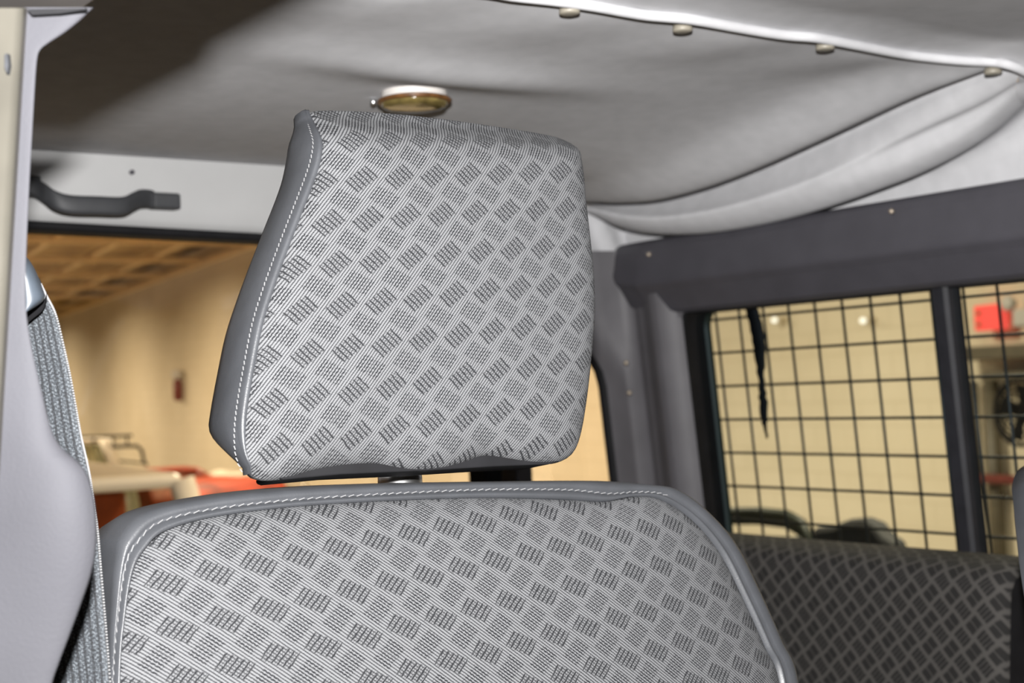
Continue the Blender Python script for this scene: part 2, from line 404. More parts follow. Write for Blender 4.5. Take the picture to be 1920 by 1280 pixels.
for k in range(16):
    x = 2 * math.pi * k / 16
    mk('cage_spoke', *tube([cf + (TW * math.cos(x) + Vector((0, 0, math.sin(x)))) * rr - NW * dd for rr, dd in ((0.03, 0.07), (0.12, 0.06), (0.215, 0.02))], 0.004, 5), m_black, t)
for k in range(4):
    x = k * math.pi / 2 + 0.4; d1 = TW * math.cos(x) + Vector((0, 0, math.sin(x))); d2 = TW * -math.sin(x) + Vector((0, 0, math.cos(x)))
    pl = [cf + d1 * 0.03 - d2 * 0.03, cf + d1 * 0.17 - d2 * 0.09 - NW * 0.03, cf + d1 * 0.19 + d2 * 0.05, cf + d1 * 0.03 + d2 * 0.03]
    mk('blade', *prism(pl, NW * 0.006), m_black, t, smooth=False)
mk('motor', *lathe([(0.05, -0.03), (0.07, 0.0), (0.07, 0.12), (0.04, 0.16)], cf, 20, NW), m_black, t)
mk('wall_bracket', *tube([cf + NW * 0.1, cf + NW * 0.75], 0.025, 10), m_black, t)
for px, py, lab in ((1451, 600, 'small glowing stand-in for a bright spot in the glass, nearer the torn black strip'), (1617, 601, 'small glowing stand-in for a bright spot in the glass, nearer the black window bar')):  # added glowing discs, standing in for bright spots in the window glass
    c = on_wall(px, py, 0.12)
    t = thing('bright_spot', lab, 'lamp', c, 'stand-in bright spots beyond the window guard')
    mk('spot_glow', *lathe([(0.005, 0.02), (0.015, 0.015), (0.022, 0.0), (0.022, -0.02)], c, 14, -NW), m_glow, t)
    mk('round_base', *lathe([(0.03, 0.0), (0.03, 0.12)], c + NW * 0.02, 14, NW), m_wall, t)

# ------------------------------------------------------------------ parked vehicles
def cabin(t, P, X, Y, h, hi, W, belt, H, paint, x_b0, x_t0, x_t1, x_b1, glassm, seatm, pillar, roof_t):
    rb = [P(x_t0 - 0.03, -hi, H - roof_t), P(x_t1 + 0.03, -hi, H - roof_t), P(x_t1 + 0.03, hi, H - roof_t), P(x_t0 - 0.03, hi, H - roof_t)]
    v, f = prism(rb, Vector((0, 0, roof_t))); mk('roof', v, f, paint, t, smooth=False, auto=0.05)
    hb = h - 0.05
    for xb, xt in ((x_b0, x_t0), (x_b1, x_t1), ((x_b0 + x_b1) / 2, (x_t0 + x_t1) / 2)):
        for sg in (-1, 1):
            mk('roof_pillar', *tube([P(xb, sg * hb, belt - 0.05), P(xt, sg * hi, H - roof_t * 0.5)], pillar / 2, 8), paint, t)
    e = 0.02
    panes = [[P(x_b0, -hb, belt), P(x_b0, hb, belt), P(x_t0, hi, H - roof_t), P(x_t0, -hi, H - roof_t)], [P(x_b1, -hb, belt), P(x_b1, hb, belt), P(x_t1, hi, H - roof_t), P(x_t1, -hi, H - roof_t)],
             [P(x_b0, -hb, belt), P(x_b1, -hb, belt), P(x_t1, -hi, H - roof_t), P(x_t0, -hi, H - roof_t)], [P(x_b0, hb, belt), P(x_b1, hb, belt), P(x_t1, hi, H - roof_t), P(x_t0, hi, H - roof_t)]]
    for q in panes: mk('window_pane', q, [(0, 1, 2, 3)], glassm, t, smooth=False)
    if seatm:
        for xs in (0.3, 0.68):
            xx = x_b0 + (x_b1 - x_b0) * xs
            v, f = box(P(xx, 0, belt + 0.10), 0.14, W - 0.45, 0.62, X, Y); mk('seat', v, f, seatm, t, smooth=False, auto=0.04)
def vehicle(name, label, s, p, axis, L, W, belt, H, paint, x_b0, x_t0, x_t1, x_b1, hood, trunk, glassm, seatm, pillar=0.09, roof_t=0.06, bed=False):
    """local x runs along heading (+1 = TW), z up; cabin spans x_b0..x_b1 at the belt, x_t0..x_t1 at the roof"""
    X = axis; Y = Vector((0, 0, 1)).cross(X); O = WH(s, p, 0)
    P = lambda x, y, z: O + X * x + Y * y + Vector((0, 0, z))
    t = thing(name, label, 'car', O)
    h = W / 2
    prof = [(-L / 2, 0.35), (-L / 2, trunk - 0.12), (-L / 2 + 0.08, trunk)] + ([(x_b0 - 0.03, trunk)] if bed else []) + [(x_b0, belt - 0.01), (x_b1, belt - 0.01), (L / 2 - 0.15, hood), (L / 2, hood - 0.14), (L / 2, 0.35),
            (L / 2 - 0.35, 0.30), (L / 2 - 0.45, 0.62), (L / 2 - 0.75, 0.70), (L / 2 - 1.05, 0.62), (L / 2 - 1.15, 0.28),
            (-L / 2 + 1.15, 0.28), (-L / 2 + 1.05, 0.62), (-L / 2 + 0.75, 0.70), (-L / 2 + 0.45, 0.62), (-L / 2 + 0.35, 0.30)]
    v, f = prism([P(x, -h, z) for x, z in prof], Y * W); mk('body', v, f, paint, t, smooth=False, auto=0.05)
    if H is None:
        xw = x_b1; mk('windscreen_frame', *tube([P(xw, -h + 0.08, belt - 0.05), P(xw - 0.1, -h + 0.12, belt + 0.12), P(xw - 0.1, h - 0.12, belt + 0.12), P(xw, h - 0.08, belt - 0.05)], 0.015, 8), paint, t)
    hi = h - 0.16
    if H is not None: cabin(t, P, X, Y, h, hi, W, belt, H, paint, x_b0, x_t0, x_t1, x_b1, glassm, seatm, pillar, roof_t)
    for xx in (L / 2 - 0.75, -L / 2 + 0.75):
        for sg in (-1, 1):
            wv = mk('wheel', *lathe([(0.2, 0.0), (0.3, 0.0), (0.33, 0.03), (0.33, 0.17), (0.3, 0.2), (0.2, 0.2)], P(xx, sg * (h - 0.03), 0.33), 20, Y * -sg), m_tyre, t)
            mk('hub', *lathe([(0.2, 0.0), (0.19, -0.02), (0.05, -0.03)], P(xx, sg * (h - 0.03) - sg * 0.01, 0.33), 16, Y * -sg), m_white, wv)
    for xx in (L / 2 + 0.03, -L / 2 - 0.03):
        v, f = box(P(xx, 0, 0.48), 0.12, W + 0.02, 0.14, X, Y); mk('bumper', v, f, m_chrome, t, smooth=False, auto=0.03)
    for sg in (-1, 1):
        mk('headlamp', *lathe([(0.09, 0), (0.08, 0.03), (0.03, 0.045)], P(L / 2 - 0.01, sg * (h - 0.22), hood - 0.26), 14, X), m_white, t)
        mk('tail_lamp', *lathe([(0.06, 0), (0.05, 0.03)], P(-L / 2 + 0.01, sg * (h - 0.18), trunk - 0.3), 12, -X), m_redpipe, t)
    return t, P
# white car nearest the rear window
zB = CAM_Z - 131 * 5.1 / FPX
vehicle('white_car', 'white car with rust red seats close behind the rear window', 6.7, 0.50, TW, 3.5, 1.95, 1.02, zB, m_carwhite, -1.6, -1.5, 0.5, 1.0, 0.98, 0.95, m_carglass, m_seatred, 0.10, 0.055)
zA = CAM_Z - 58 * 19.3 / FPX
t, P = vehicle('white_pickup', 'white pickup truck with a black tube rack behind its cab', 20.2, 4.45, -NW, 4.4, 1.6, 0.98, zA, m_carwhite, 0.42, 0.52, 1.45, 1.8, 0.95, 0.70, m_carglass, None, 0.16, 0.08, True)
rz = CAM_Z - 54 * 19.6 / FPX
rk = bpy.data.objects.new('tube_rack', None); COL.objects.link(rk); rk.parent = t; rk.empty_display_size = 0.05; rk['label'] = 'black tube rack behind the cab'; WL[rk] = WL[t].copy()
def RP(px, py, d): return on_plane(px, py, WH(20.2 - d, 0, 0), TW)
for d in (0.72, -0.72):
    pts = [RP(206, 900, d), RP(206, 845, d), RP(209, 838, d), RP(235, 836, d), RP(258, 836, d), RP(266, 845, d), RP(270, 866, d), RP(276, 872, d)]
    off = P(0, 0, 0) * 0
    mk('hoop', *tube(pts, 0.024, 8), m_black, rk)
mk('top_rail', *tube([RP(150, 820, 0.72), RP(248, 816, 0.72)], 0.018, 8), m_black, rk)
for px in (175, 212, 238): mk('stay', *tube([RP(px, 818, 0.72), RP(px + 1, 838, 0.72)], 0.014, 6), m_black, rk)
mk('mid_rail', *tube([RP(206, 862, 0.72), RP(268, 868, 0.72)], 0.014, 8), m_black, rk)
zC = CAM_Z - 150 * 13.9 / FPX
t, P = vehicle('red_car', 'rusty orange-red open car beside the tan wall', 15.6, 3.83, -TW, 4.0, 1.36, zC - 0.05, zC + 0.035, m_carred, -1.6, -1.4, -0.9, -0.6, zC, zC - 0.06, m_carglass, None, 0.05, 0.04)
t, P = vehicle('dark_car', 'dark open car outside the guarded window, its roll bar and seat just above the bench', 3.9, 3.35, -TW, 4.0, 1.5, 0.70, None, m_cardark, -1.2, -0.8, 0.3, 0.6, 0.68, 0.68, m_carglass, None)
def DP(px, py, p): return on_plane(px, py, WH(0, p, 0), NW)
for p_ in (2.95, 3.02):
    dz = Vector((0, 0, (2.95 - p_) * 0.3))
    mk('roll_bar', *tube([DP(1250, 1130, p_) + dz, DP(1262, 1010, p_) + dz, DP(1290, 972, p_) + dz, DP(1340, 962, p_) + dz, DP(1420, 961, p_) + dz, DP(1475, 967, p_) + dz, DP(1502, 982, p_) + dz, DP(1516, 1010, p_) + dz, DP(1524, 1130, p_) + dz], 0.021, 10), m_cardark, t)
mk('cross_bar', *tube([DP(1262, 1003, 2.98), DP(1520, 1014, 2.98)], 0.012, 8), m_cardark, t)
for p_ in (3.1,):
    o_ = NW * (p_ - 3.1)
    poly = [DP(x, y, 3.1) + o_ for x, y in ((1516, 1200), (1514, 1000), (1526, 988), (1560, 984), (1588, 973), (1612, 971), (1632, 979), (1650, 1002), (1672, 1016), (1690, 1200))]
    mk('seat', *prism(poly, NW * 0.07), m_tyre, t, smooth=False, auto=0.02)
# ------------------------------------------------------------------ vehicle shell: rear wall
YR = 1.96
def y_pts(pts, Y): return [on_y(a, b, Y) for a, b in pts]
wb = thing('wall_back', 'pale grey rear panel above the rear window with black handle', 'wall', (0.9, YR, CAM_Z + 0.3), kind='structure')
rows = []
for x_ in [0.25 + 1.33 * i / 30 for i in range(31)]:
    zb = lin([0.3, 0.55, 0.95, 1.6], [0.262, 0.258, 0.250, 0.24], x_)
    rows.append([Vector((x_, YR + dy, CAM_Z + z)) for z, dy in ((0.40, 0.0), (0.37, 0), (0.345, 0), (zb + 0.035, 0.0), (zb + 0.014, 0.004), (zb + 0.004, 0.010), (zb, 0.02), (zb, 0.07))])
mk('header_panel', *grid(rows), m_panel, wb)
# black seal along the window top, and the lower door panel below the glass
rows = []
for x_ in [0.25 + 1.1 * i / 20 for i in range(21)]:
    zb = lin([0.3, 0.55, 0.95, 1.6], [0.262, 0.258, 0.250, 0.24], x_)
    rows.append([Vector((x_, YR + 0.012 + dy, CAM_Z + zb + dz)) for dy, dz in ((0, 0.003), (-0.004, -0.002), (0, -0.009), (0.05, -0.009), (0.05, 0.003))])
mk('window_seal', *grid(rows, True), m_black, wb)
v, f = box((0.75, YR + 0.05, CAM_Z - 0.65), 1.1, 0.1, 0.6); mk('door_panel', v, f, m_grey, wb, smooth=False, auto=0.01)
# dark posts between rear window and quarter window (seen in the gap under the headrest)
for (pa, pb, m_) in ((912, 946, m_black), (972, 1003, m_char)):
    xa, xb = on_y(pa, 890, YR).x, on_y(pb, 890, YR).x
    v, f = box(((xa + xb) / 2, YR + 0.03, CAM_Z - 0.35), xb - xa, 0.05, 1.22); mk('window_post', v, f, m_, wb, smooth=False, auto=0.004)
c = on_y(247, 323, YR - 0.002); mk('screw', *lathe([(0.0035, 0.003), (0.0035, -0.003)], c, 10, (0, 1, 0)), m_char, wb)
gl = mk('window_1', [Vector((0.25, YR + 0.045, CAM_Z - 0.4)), Vector((1.3, YR + 0.045, CAM_Z - 0.4)), Vector((1.3, YR + 0.045, CAM_Z + 0.262)), Vector((0.25, YR + 0.045, CAM_Z + 0.262))], [(0, 1, 2, 3)], m_glass2, smooth=False)
tag(gl, 'clear rear window pane below the pale panel, cars seen through it', 'window', kind='structure')

# grab handle on the rear panel
hp = spline([(20, 345, 0.004), (62, 352, 0.014), (82, 362, 0.030), (102, 376, 0.042), (130, 384, 0.047), (180, 386, 0.048), (228, 387, 0.046), (248, 379, 0.036), (262, 373, 0.026), (276, 373, 0.018), (286, 375, 0.016)], 60)
hcen = on_y(170, 384, YR)
hd = thing('grab_handle', 'black plastic grab handle screwed to the pale rear panel', 'handle', hcen)
rows = []
for i, (px, py, d) in enumerate(hp):
    c = on_y(px, py, YR - d); rows.append([c + Vector((0, 0.010 * math.copysign(abs(math.cos(a)) ** 0.6, math.cos(a)), 0.0135 * math.copysign(abs(math.sin(a)) ** 0.6, math.sin(a)))) for a in [2 * math.pi * k / 16 for k in range(16)]])
v, f = grid(rows, True); f += [tuple(range(16)), tuple(range(len(v) - 16, len(v)))]
mk('grip', v, f, m_handle, hd)
a0, a1 = on_y(283, 376, YR - 0.016), on_y(336, 378, YR - 0.016)
v, f = box((a0 + a1) / 2 + Vector((0, 0.004, 0)), a1.x - a0.x, 0.026, 0.023); mk('end_cap', v, f, m_handle, hd, smooth=False, auto=0.004)
a0 = on_y(40, 349, YR - 0.006); v, f = box(a0, 0.05, 0.02, 0.03); mk('end_cap', v, f, m_handle, hd, smooth=False, auto=0.004)

# ------------------------------------------------------------------ vehicle shell: left wall (towards +X)
TAU = 0.088
def XL(z, off=0.0): return 1.62 + TAU * (0.12 - z) + off
WN = Vector((1, 0, TAU)).normalized()
def on_left(px, py, off=0.0): return on_plane(px, py, (XL(0.0, off), 0, CAM_Z), (1, 0, TAU))
def LW(Y, z, off=0.0): return Vector((XL(z, off), Y, CAM_Z + z))
# window aperture in wall coordinates
cTL = on_left(1268, 575)
Y_w1 = cTL.y                                   # rear edge of the opening
z_top = 0.128; z_bot = -0.36; Y_w0 = 0.62; rad = 0.038
def opening(n=8, grow=0.0):
    pts = []
    ya, yb, za, zb = Y_w0 - grow, Y_w1 + grow, z_bot - grow, z_top + grow; r_ = rad + grow
    for cy, cz, a0 in ((yb - r_, zb - r_, 0), (ya + r_, zb - r_, 90), (ya + r_, za + r_, 180), (yb - r_, za + r_, 270)):
        for k in range(n + 1):
            a = R(a0 + 90 * k / n); pts.append((cy + r_ * math.cos(a), cz + r_ * math.sin(a)))
    return pts
def frame_wall(off, outer, thick_pts):
    """ring of quads between the opening and a rectangle"""
    ins = opening(); n = len(ins); ya, yb, za, zb = outer; out = []
    cy, cz = (Y_w0 + Y_w1) / 2, (z_bot + z_top) / 2
    for y, z in ins:
        dy, dz = y - cy, z - cz
        k = min([abs(((yb if dy > 0 else ya) - cy) / dy) if abs(dy) > 1e-6 else 1e9, abs(((zb if dz > 0 else za) - cz) / dz) if abs(dz) > 1e-6 else 1e9])
        out.append((cy + dy * k, cz + dz * k))
    return [[LW(y, z, off) for y, z in out]] + [[LW(y, z, off + o) for y, z in opening(8, g)] for g, o in thick_pts]
wleft = thing('wall_left', 'dark grey side wall trim around the guarded window', 'wall', LW(1.2, 0, 0), kind='structure')
rows = frame_wall(0, (0.45, Y_w1 + 0.05, -0.75, 0.16), [(0.012, 0.0), (0.004, 0.001), (0.0, 0.005)])
mk('window_surround', *grid(rows, True), m_grey, wleft)
rows = [[LW(y, z, o) for y, z in opening(8, g)] for g, o in ((0.0, 0.004), (-0.003, 0.006), (-0.004, 0.012), (0.0, 0.016), (0.002, 0.06))]
mk('window_rubber', *grid(rows, True), m_black, wleft)
rows = frame_wall(0.062, (0.45, Y_w1 + 0.02, -0.6, 0.2), [(0.0, 0.0), (0.0, 0.012)])
mk('outer_skin', *grid(rows, True), m_cardark, wleft)
# header beam above the window
Yb = [0.45, 0.8, 1.2, 1.6, 1.84, 1.90, 1.925, 1.935]
def beam_prof(k):
    top, cz, bot = 0.245, 0.168, 0.118
    e = [0, 0, 0, 0, 0, 0.004, 0.018, 0.045][k]
    ez = [0, 0, 0, 0, 0, 0.012, 0.030, 0.052][k]
    return [(1.665, top), (1.598 + e, top), (1.590 + e, top - 0.006), (1.586 + e, top - 0.02), (1.580 + e, cz + 0.01 + ez * 0.6), (1.580 + e, cz + ez * 0.8), (1.590 + e, cz - 0.012 + ez), (1.612 + e, bot + 0.006 + ez * 1.1), (1.622 + e, bot + ez * 1.1), (1.66, bot + ez * 1.1)]
rows = [[Vector((x, y, CAM_Z + z)) for x, z in beam_prof(k)] for k, y in enumerate(Yb)]
v, f = grid(rows); f.append(tuple(range(len(v) - 10, len(v))))
bm_o = mk('header_beam', v, f, m_char, wleft, smooth=False)
bv = bm_o.modifiers.new('bevel', 'BEVEL'); bv.width = 0.004; bv.segments = 2; bv.limit_method = 'ANGLE'; bv.angle_limit = R(25)
for px, py in ((1217, 477), (1672, 396)):
    c = on_x(px, py, 1.583); mk('screw', *lathe([(0.0040, 0.001), (0.0032, -0.003), (0.001, -0.004)], c, 12, (1, 0, 0)), m_screw, wleft)
# corner post between side window and rear quarter window
sec = []
for px, off in ((1122, 0), (1137, 0.004), (1150, 0.010), (1158, 0.004), (1166, 0.0), (1192, 0.0), (1200, 0.008), (1206, 0.012), (1212, 0.004), (1216, 0.0), (1222, 0.004), (1228, 0.012), (1235, 0.012), (1240, 0.0), (1246, -0.004), (1275, 0.0), (1292, 0.002)):
    sec.append((px - 8, off))
rows = []
for i in range(24):
    py = 470 + (1120 - 470) * i / 23
    row = []
    flare = 1.0 - sm((py - 560) / 160)                         # the rear opening's rounded top corner
    for j, (px, off) in enumerate(sec):
        u_ = j / (len(sec) - 1)
        q = px + 14 * (1 - u_) + (py - 640) * 0.118
        if j < 4: q -= 70 * flare * (1 - j / 4)
        Xc = lin([1115, 1290], [1.60, 1.625], px) - off + TAU * (-(640 - py) / 1130)
        # depth runs from the rear wall to the side wall along the section
        Yc = YR - 0.005 + (Y_w1 + 0.0 - YR) * u_ ** 1.0 - off * 0.6
        d = ray(q, py); row.append(CO + d * (Yc / d.y))
    rows.append(row)
post = mk('corner_post', *grid(rows), m_grey, wleft)
rows2 = [[r_[0], r_[0] + Vector((-0.006, 0.004, 0)), r_[0] + Vector((-0.008, 0.012, 0)), r_[0] + Vector((-0.004, 0.02, 0))] for r_ in rows]
mk('quarter_window_rubber', *grid(rows2), m_black, wleft)
for px, py in ((1174, 680), (1180, 736)):
    d = ray(px, py); c = CO + d * ((YR - 0.06) / d.y) - d * 0.014
    mk('screw', *lathe([(0.0045, 0.004), (0.0036, -0.003), (0.001, -0.0045)], c, 12, d), m_screw, wleft)
# panel over the quarter window
pts = [(1040, 470), (1150, 470), (1150, 640), (1128, 650), (1118, 632), (1096, 616), (1040, 612)]
mk('quarter_panel', *prism([on_y(a, b, YR + 0.002) for a, b in pts], (0, 0.03, 0)), m_grey, wleft, smooth=False)
pts = [(1035, 600), (1135, 600), (1178, 1100), (1035, 1100)]
tag(mk('window_2', [on_y(a, b, YR + 0.05) for a, b in pts], [(0, 1, 2, 3)], m_glass2, smooth=False), 'narrow rear quarter window pane between headrest and corner post', 'window', kind='structure')
# sliding side glass and its bar
side = thing('window_3', 'side window of two tinted panes split by a black bar, in front of the wire guard', 'window', LW(1.2, -0.1, 0.03), kind='structure')
Yd = on_left(1779, 700, 0.02).y
for ya, yb, off in ((Yd - 0.012, Y_w1 + 0.003, 0.040), (Y_w0, Yd + 0.012, 0.028)):
    mk('glass_pane', [LW(ya, z_bot, off), LW(yb, z_bot, off), LW(yb, z_top + 0.003, off), LW(ya, z_top + 0.003, off)], [(0, 1, 2, 3)], m_glass, side, smooth=False)
prof = [(-0.015, 0.045), (-0.015, 0.018), (-0.010, 0.013), (-0.001, 0.013), (0.003, 0.018), (0.012, 0.018), (0.015, 0.024), (0.015, 0.045)]
rows = [[LW(Yd + dy, z, o) for dy, o in prof] for z in (z_bot - 0.01, -0.1, z_top + 0.01)]
mk('sliding_bar', *grid(rows, True), m_blackmetal, side, smooth=False)
# red corner of the top rail, dark rail at the head
v, f = box(LW((Y_w0 + Y_w1) / 2, z_top - 0.004, 0.035), 0.03, Y_w1 - Y_w0, 0.016); mk('top_rail', v, f, m_black, side, smooth=False)

# wire guard outside the glass
GO = 0.085
ga, gb_ = on_left(1343, 600, GO), on_left(1692, 600, GO)
gs = (ga.y - gb_.y) / 7
g = thing('window_guard', 'black welded wire grid guard bolted over the outside of the side window', 'guard', LW(1.2, -0.1, GO))
wa = None
for k in range(-1, 18):
    y = ga.y - gs * k
    if wa is None: wa = mk('wire', *tube([LW(y, z_bot - 0.03, GO), LW(y, z_top + 0.03, GO)], 0.0022, 8), m_wire, g); wc = WL[wa].copy(); y00 = y
    else: place(wa, 'wire', wc + Vector((0, y - y00, 0)), g)
zr = on_left(1545, 649, GO).z - CAM_Z
for k in range(-1, 8):
    z = zr - 0.0572 * k
    mk('cross_wire', *tube([LW(0.5, z, GO + 0.003), LW(ga.y + gs * 1.2, z, GO + 0.003)], 0.0022, 8), m_wire, g)
# torn black strip hanging between glass and guard
L_, Rr_ = [], []
for px, py, w_ in spline([(1404, 566, 22), (1413, 596, 22), (1420, 626, 23), (1424, 660, 20), (1425, 690, 14), (1426, 712, 9), (1428, 735, 12), (1431, 762, 14), (1432, 785, 11), (1433, 800, 5), (1438, 822, 2)], 34):
    j = random.uniform(-1.5, 1.5)
    L_.append(on_left(px - w_ / 2 + j, py, 0.068)); Rr_.append(on_left(px + w_ / 2 + j, py, 0.068))
rows = [[a, b, b + WN * 0.003, a + WN * 0.003] for a, b in zip(L_, Rr_)]
tag(mk('torn_strip', *grid(rows, True), m_black), 'torn black rubber strip hanging down inside the wire guard', 'strip')

# ------------------------------------------------------------------ headliner
seam_px = [(860, -22), (960, -8), (1040, 1), (1110, 11), (1200, 27), (1250, 32), (1300, 37), (1400, 55), (1470, 66), (1530, 71), (1600, 84), (1700, 103), (1800, 114), (1860, 117), (1890, 122), (1920, 134), (1960, 158)]
seam = []
for px, py in seam_px:
    py -= 4
    z = 0.375 if px < 1700 else lin([1700, 1860, 1960], [0.375, 0.366, 0.345], px)
    seam.append(tuple(on_z(px, py, z)))
seam = spline([(0.15, 1.13, CAM_Z + 0.372), (0.5, 1.13, CAM_Z + 0.374)] + seam, 80)
def seam_at(X):
    for a, b in zip(seam, seam[1:]):
        if a[0] <= X <= b[0]:
            t = (X - a[0]) / (b[0] - a[0]); return a[1] + (b[1] - a[1]) * t, a[2] + (b[2] - a[2]) * t
    return (seam[0][1:] if X < seam[0][0] else seam[-1][1:])
liner = thing('ceiling', 'sagging grey cloth headliner with loose folds along the left wall', 'ceiling', (0.9, 1.5, CAM_Z + 0.37), kind='structure')
LAMP = on_z(777, 187, 0.3493)
# creases along the left wall, parametrised by t = 0 rear .. 1 seam
c1 = spline([(1075, 378, 1.52), (1120, 375, 1.52), (1180, 376, 1.515), (1250, 370, 1.51), (1340, 346, 1.505), (1430, 312, 1.50), (1510, 277, 1.495), (1600, 236, 1.49), (1700, 190, 1.48), (1800, 152, 1.47), (1868, 128, 1.455)], 61)
c2 = spline([(1085, 385, 1.575), (1120, 402, 1.575), (1165, 424, 1.577), (1230, 437, 1.58), (1330, 436, 1.582), (1440, 418, 1.585), (1540, 392, 1.587), (1640, 358, 1.588), (1740, 318, 1.588), (1840, 262, 1.585), (1925, 190, 1.575)], 61)
C1 = [on_x(*p) for p in c1]; C2 = [on_x(*p) for p in c2]
_end = Vector((C1[-1].x, *seam_at(C1[-1].x))) - C1[-1]
C1 = [p + _end * sm((i / 60 - 0.5) / 0.5) ** 2 for i, p in enumerate(C1)]
rows = []; NB = 40
for i in range(61):
    t = i / 60; a, b = C1[i], C2[i]
    open_ = 1.0 - 0.75 * sm((t - 0.55) / 0.45)                     # folds flatten out towards the seam
    row = []
    for j in range(NB):
        X = 0.15 + (a.x - 0.06 - 0.15) * j / NB
        ys, zs = seam_at(X)
        Y = ys + (YR + 0.01 - ys) * (1 - t) if True else 0
        # sheet height: seam -> rear
        wgt = sm((X - 0.95) / 0.55)
        yas, zas = seam_at(a.x)
        sag = 0.010 * math.sin(math.pi * min(1, 1 - t))
        fr_ = (1 - t) * (1 - wgt ** 3) + wgt ** 3 * (a.y - yas) / (YR + 0.01 - yas)
        dz_ = (CAM_Z + 0.356 - zs) * sm(1 - t) - sag
        Yc = ys + (YR + 0.01 - ys) * fr_
        z = zs + dz_ * (1 - wgt ** 2) + (a.z - zas) * wgt ** 2
        # cloth pulled up at the lamp, hanging just ahead of it
        z -= 0.011 * math.exp(-((Yc - (LAMP.y - 0.085)) / 0.045) ** 2) * math.exp(-((X - LAMP.x) / 0.17) ** 2)
        # pulled up between the studs along the seam
        z -= 0.004 * sm((t - 0.80) / 0.12) * sm((1 - t) / 0.06) * (0.5 + 0.5 * math.sin(X * 30))
        row.append((X, Yc, z))
    dx, dz, dy = b.x - a.x, b.z - a.z, b.y - a.y
    def L2(k, ox, oz): return (a.x + dx * k + ox, a.y + dy * k, a.z + dz * k + oz)
    g_ = 0.016 * open_; h_ = 0.010 * open_
    fold3 = 0.010 * math.exp(-((t - 0.82) / 0.14) ** 2)
    def SO(o):
        y_, z_ = seam_at(a.x + o); k_ = t ** 6; return (y_ - yas) * k_, (z_ - zas) * k_
    (ya1, za1), (ya2, za2), (ya3, za3) = SO(-0.042), SO(-0.022), SO(-0.006)
    row += [(a.x - 0.042, a.y + ya1, a.z + za1), (a.x - 0.022, a.y + ya2, a.z + za2 - 0.006 * open_ * (1 - t ** 8)), (a.x - 0.006, a.y + ya3, a.z + za3 - 0.004 * open_ * (1 - t ** 8)), (a.x + 0.006, a.y, a.z + 0.010 * open_), (a.x + 0.012 + 0.060 * open_, a.y, a.z + 0.040 * open_),
            L2(0.10, 0.050 * open_, 0.014 * open_), L2(0.20, 0.034 * open_, 0.002), L2(0.38, 0.010 * open_, -0.003), L2(0.52, -0.012 + fold3 * 1.3, -0.002 + fold3), L2(0.60, -0.013 + fold3 * 1.6, -0.003 + fold3 * 1.2), L2(0.70, -0.014, -0.006), L2(0.88, -0.010, -0.006), L2(0.98, -0.003, -0.004), L2(1.02, 0.006, 0.002), L2(1.03, 0.014, 0.014 * open_ + 0.002),
            (1.640, b.y, max(CAM_Z + 0.290, b.z + 0.02)), (1.648, b.y, CAM_Z + 0.262), (1.650, b.y, CAM_Z + 0.235)]
    rows.append(row)
v, f = grid(rows)
lo = mk('sagging_cloth', v, f, m_liner, liner)
ss = lo.modifiers.new('subdivision', 'SUBSURF'); ss.levels = 1; ss.render_levels = 1
# the side folds run on forward of the seam
side_rows = []
last = rows[-1][NB + 3:NB + 15]
for k in range(5):
    f_ = k / 4
    side_rows.append([(x, y + (min(y, seam_at(x)[0]) - 0.004 * f_ - y) * f_, z + (seam_at(x)[1] - z) * f_) for x, y, z in last])
mk('side_cloth', *grid(side_rows), m_liner, liner)
# rear corner end of the cloth
rows = []
for i in range(14):
    k = i / 13; px = 1040 + 165 * k
    rows.append([on_y(px, py, YR - 0.022 - 0.006 * math.sin(px * 0.12 - py * 0.05)) for py in [345 + 12 * j for j in range(13 if px > 1150 else 13)]])
mk('corner_cloth', *grid(rows), m_liner, liner)
v, f = tube([(x, y, z - 0.002) for x, y, z in seam], 0.0058, 10); mk('piping', v, f, m_liner, liner)
# forward part of the headliner, ahead of the seam
rows = []
for i in range(20):
    k = i / 19
    rows.append([(X, seam_at(X)[0] - 0.002 - 0.85 * k, seam_at(X)[1] + 0.003 + 0.010 * sm(k / 0.04) - 0.095 * k) for X in [0.15 + 1.55 * j / 40 for j in range(41)]])
mk('forward_cloth', *grid(rows), m_liner, liner)
v, f = box((0.92, 1.1, CAM_Z + 0.50), 1.6, 2.0, 0.02); tag(mk('roof', v, f, m_cream, smooth=False), 'cream metal roof skin above the grey headliner', 'roof', kind='structure')
# plain side lining forward of the folds
rows = []
for i in range(12):
    y = 1.13 - 0.8 * i / 11
    rows.append([(1.650, y, CAM_Z + 0.235), (1.650, y, CAM_Z + 0.28), (1.640, y, CAM_Z + 0.31), (1.62, y, CAM_Z + 0.335), (1.58, y, CAM_Z + 0.36 - 0.095 * i / 11 * 0.8)])
mk('side_lining', *grid(rows), m_liner, liner)
# studs along the seam
st0 = None
for px, py, lab in ((1068, 24, 'beige headliner stud below the seam, farthest to the left'), (1280, 57, 'beige headliner stud below the seam, second from the left'), (1547, 91, 'beige headliner stud below the seam, third from the left'), (1862, 137, 'beige headliner stud below the seam at the folds near the right edge')):
    c = on_z(px, py, 0.366 if px < 1700 else 0.354)
    if st0 is None:
        st0 = mk('headliner_stud', *lathe([(0.0100, 0.006), (0.0104, 0.0), (0.0098, -0.0012), (0.006, -0.002), (0.001, -0.0022)], c, 24, (0, 0, 1)), m_button); o = st0
    else: o = place(st0, 'headliner_stud', c, None)
    tag(o, lab, 'stud', 'studs along the headliner seam')
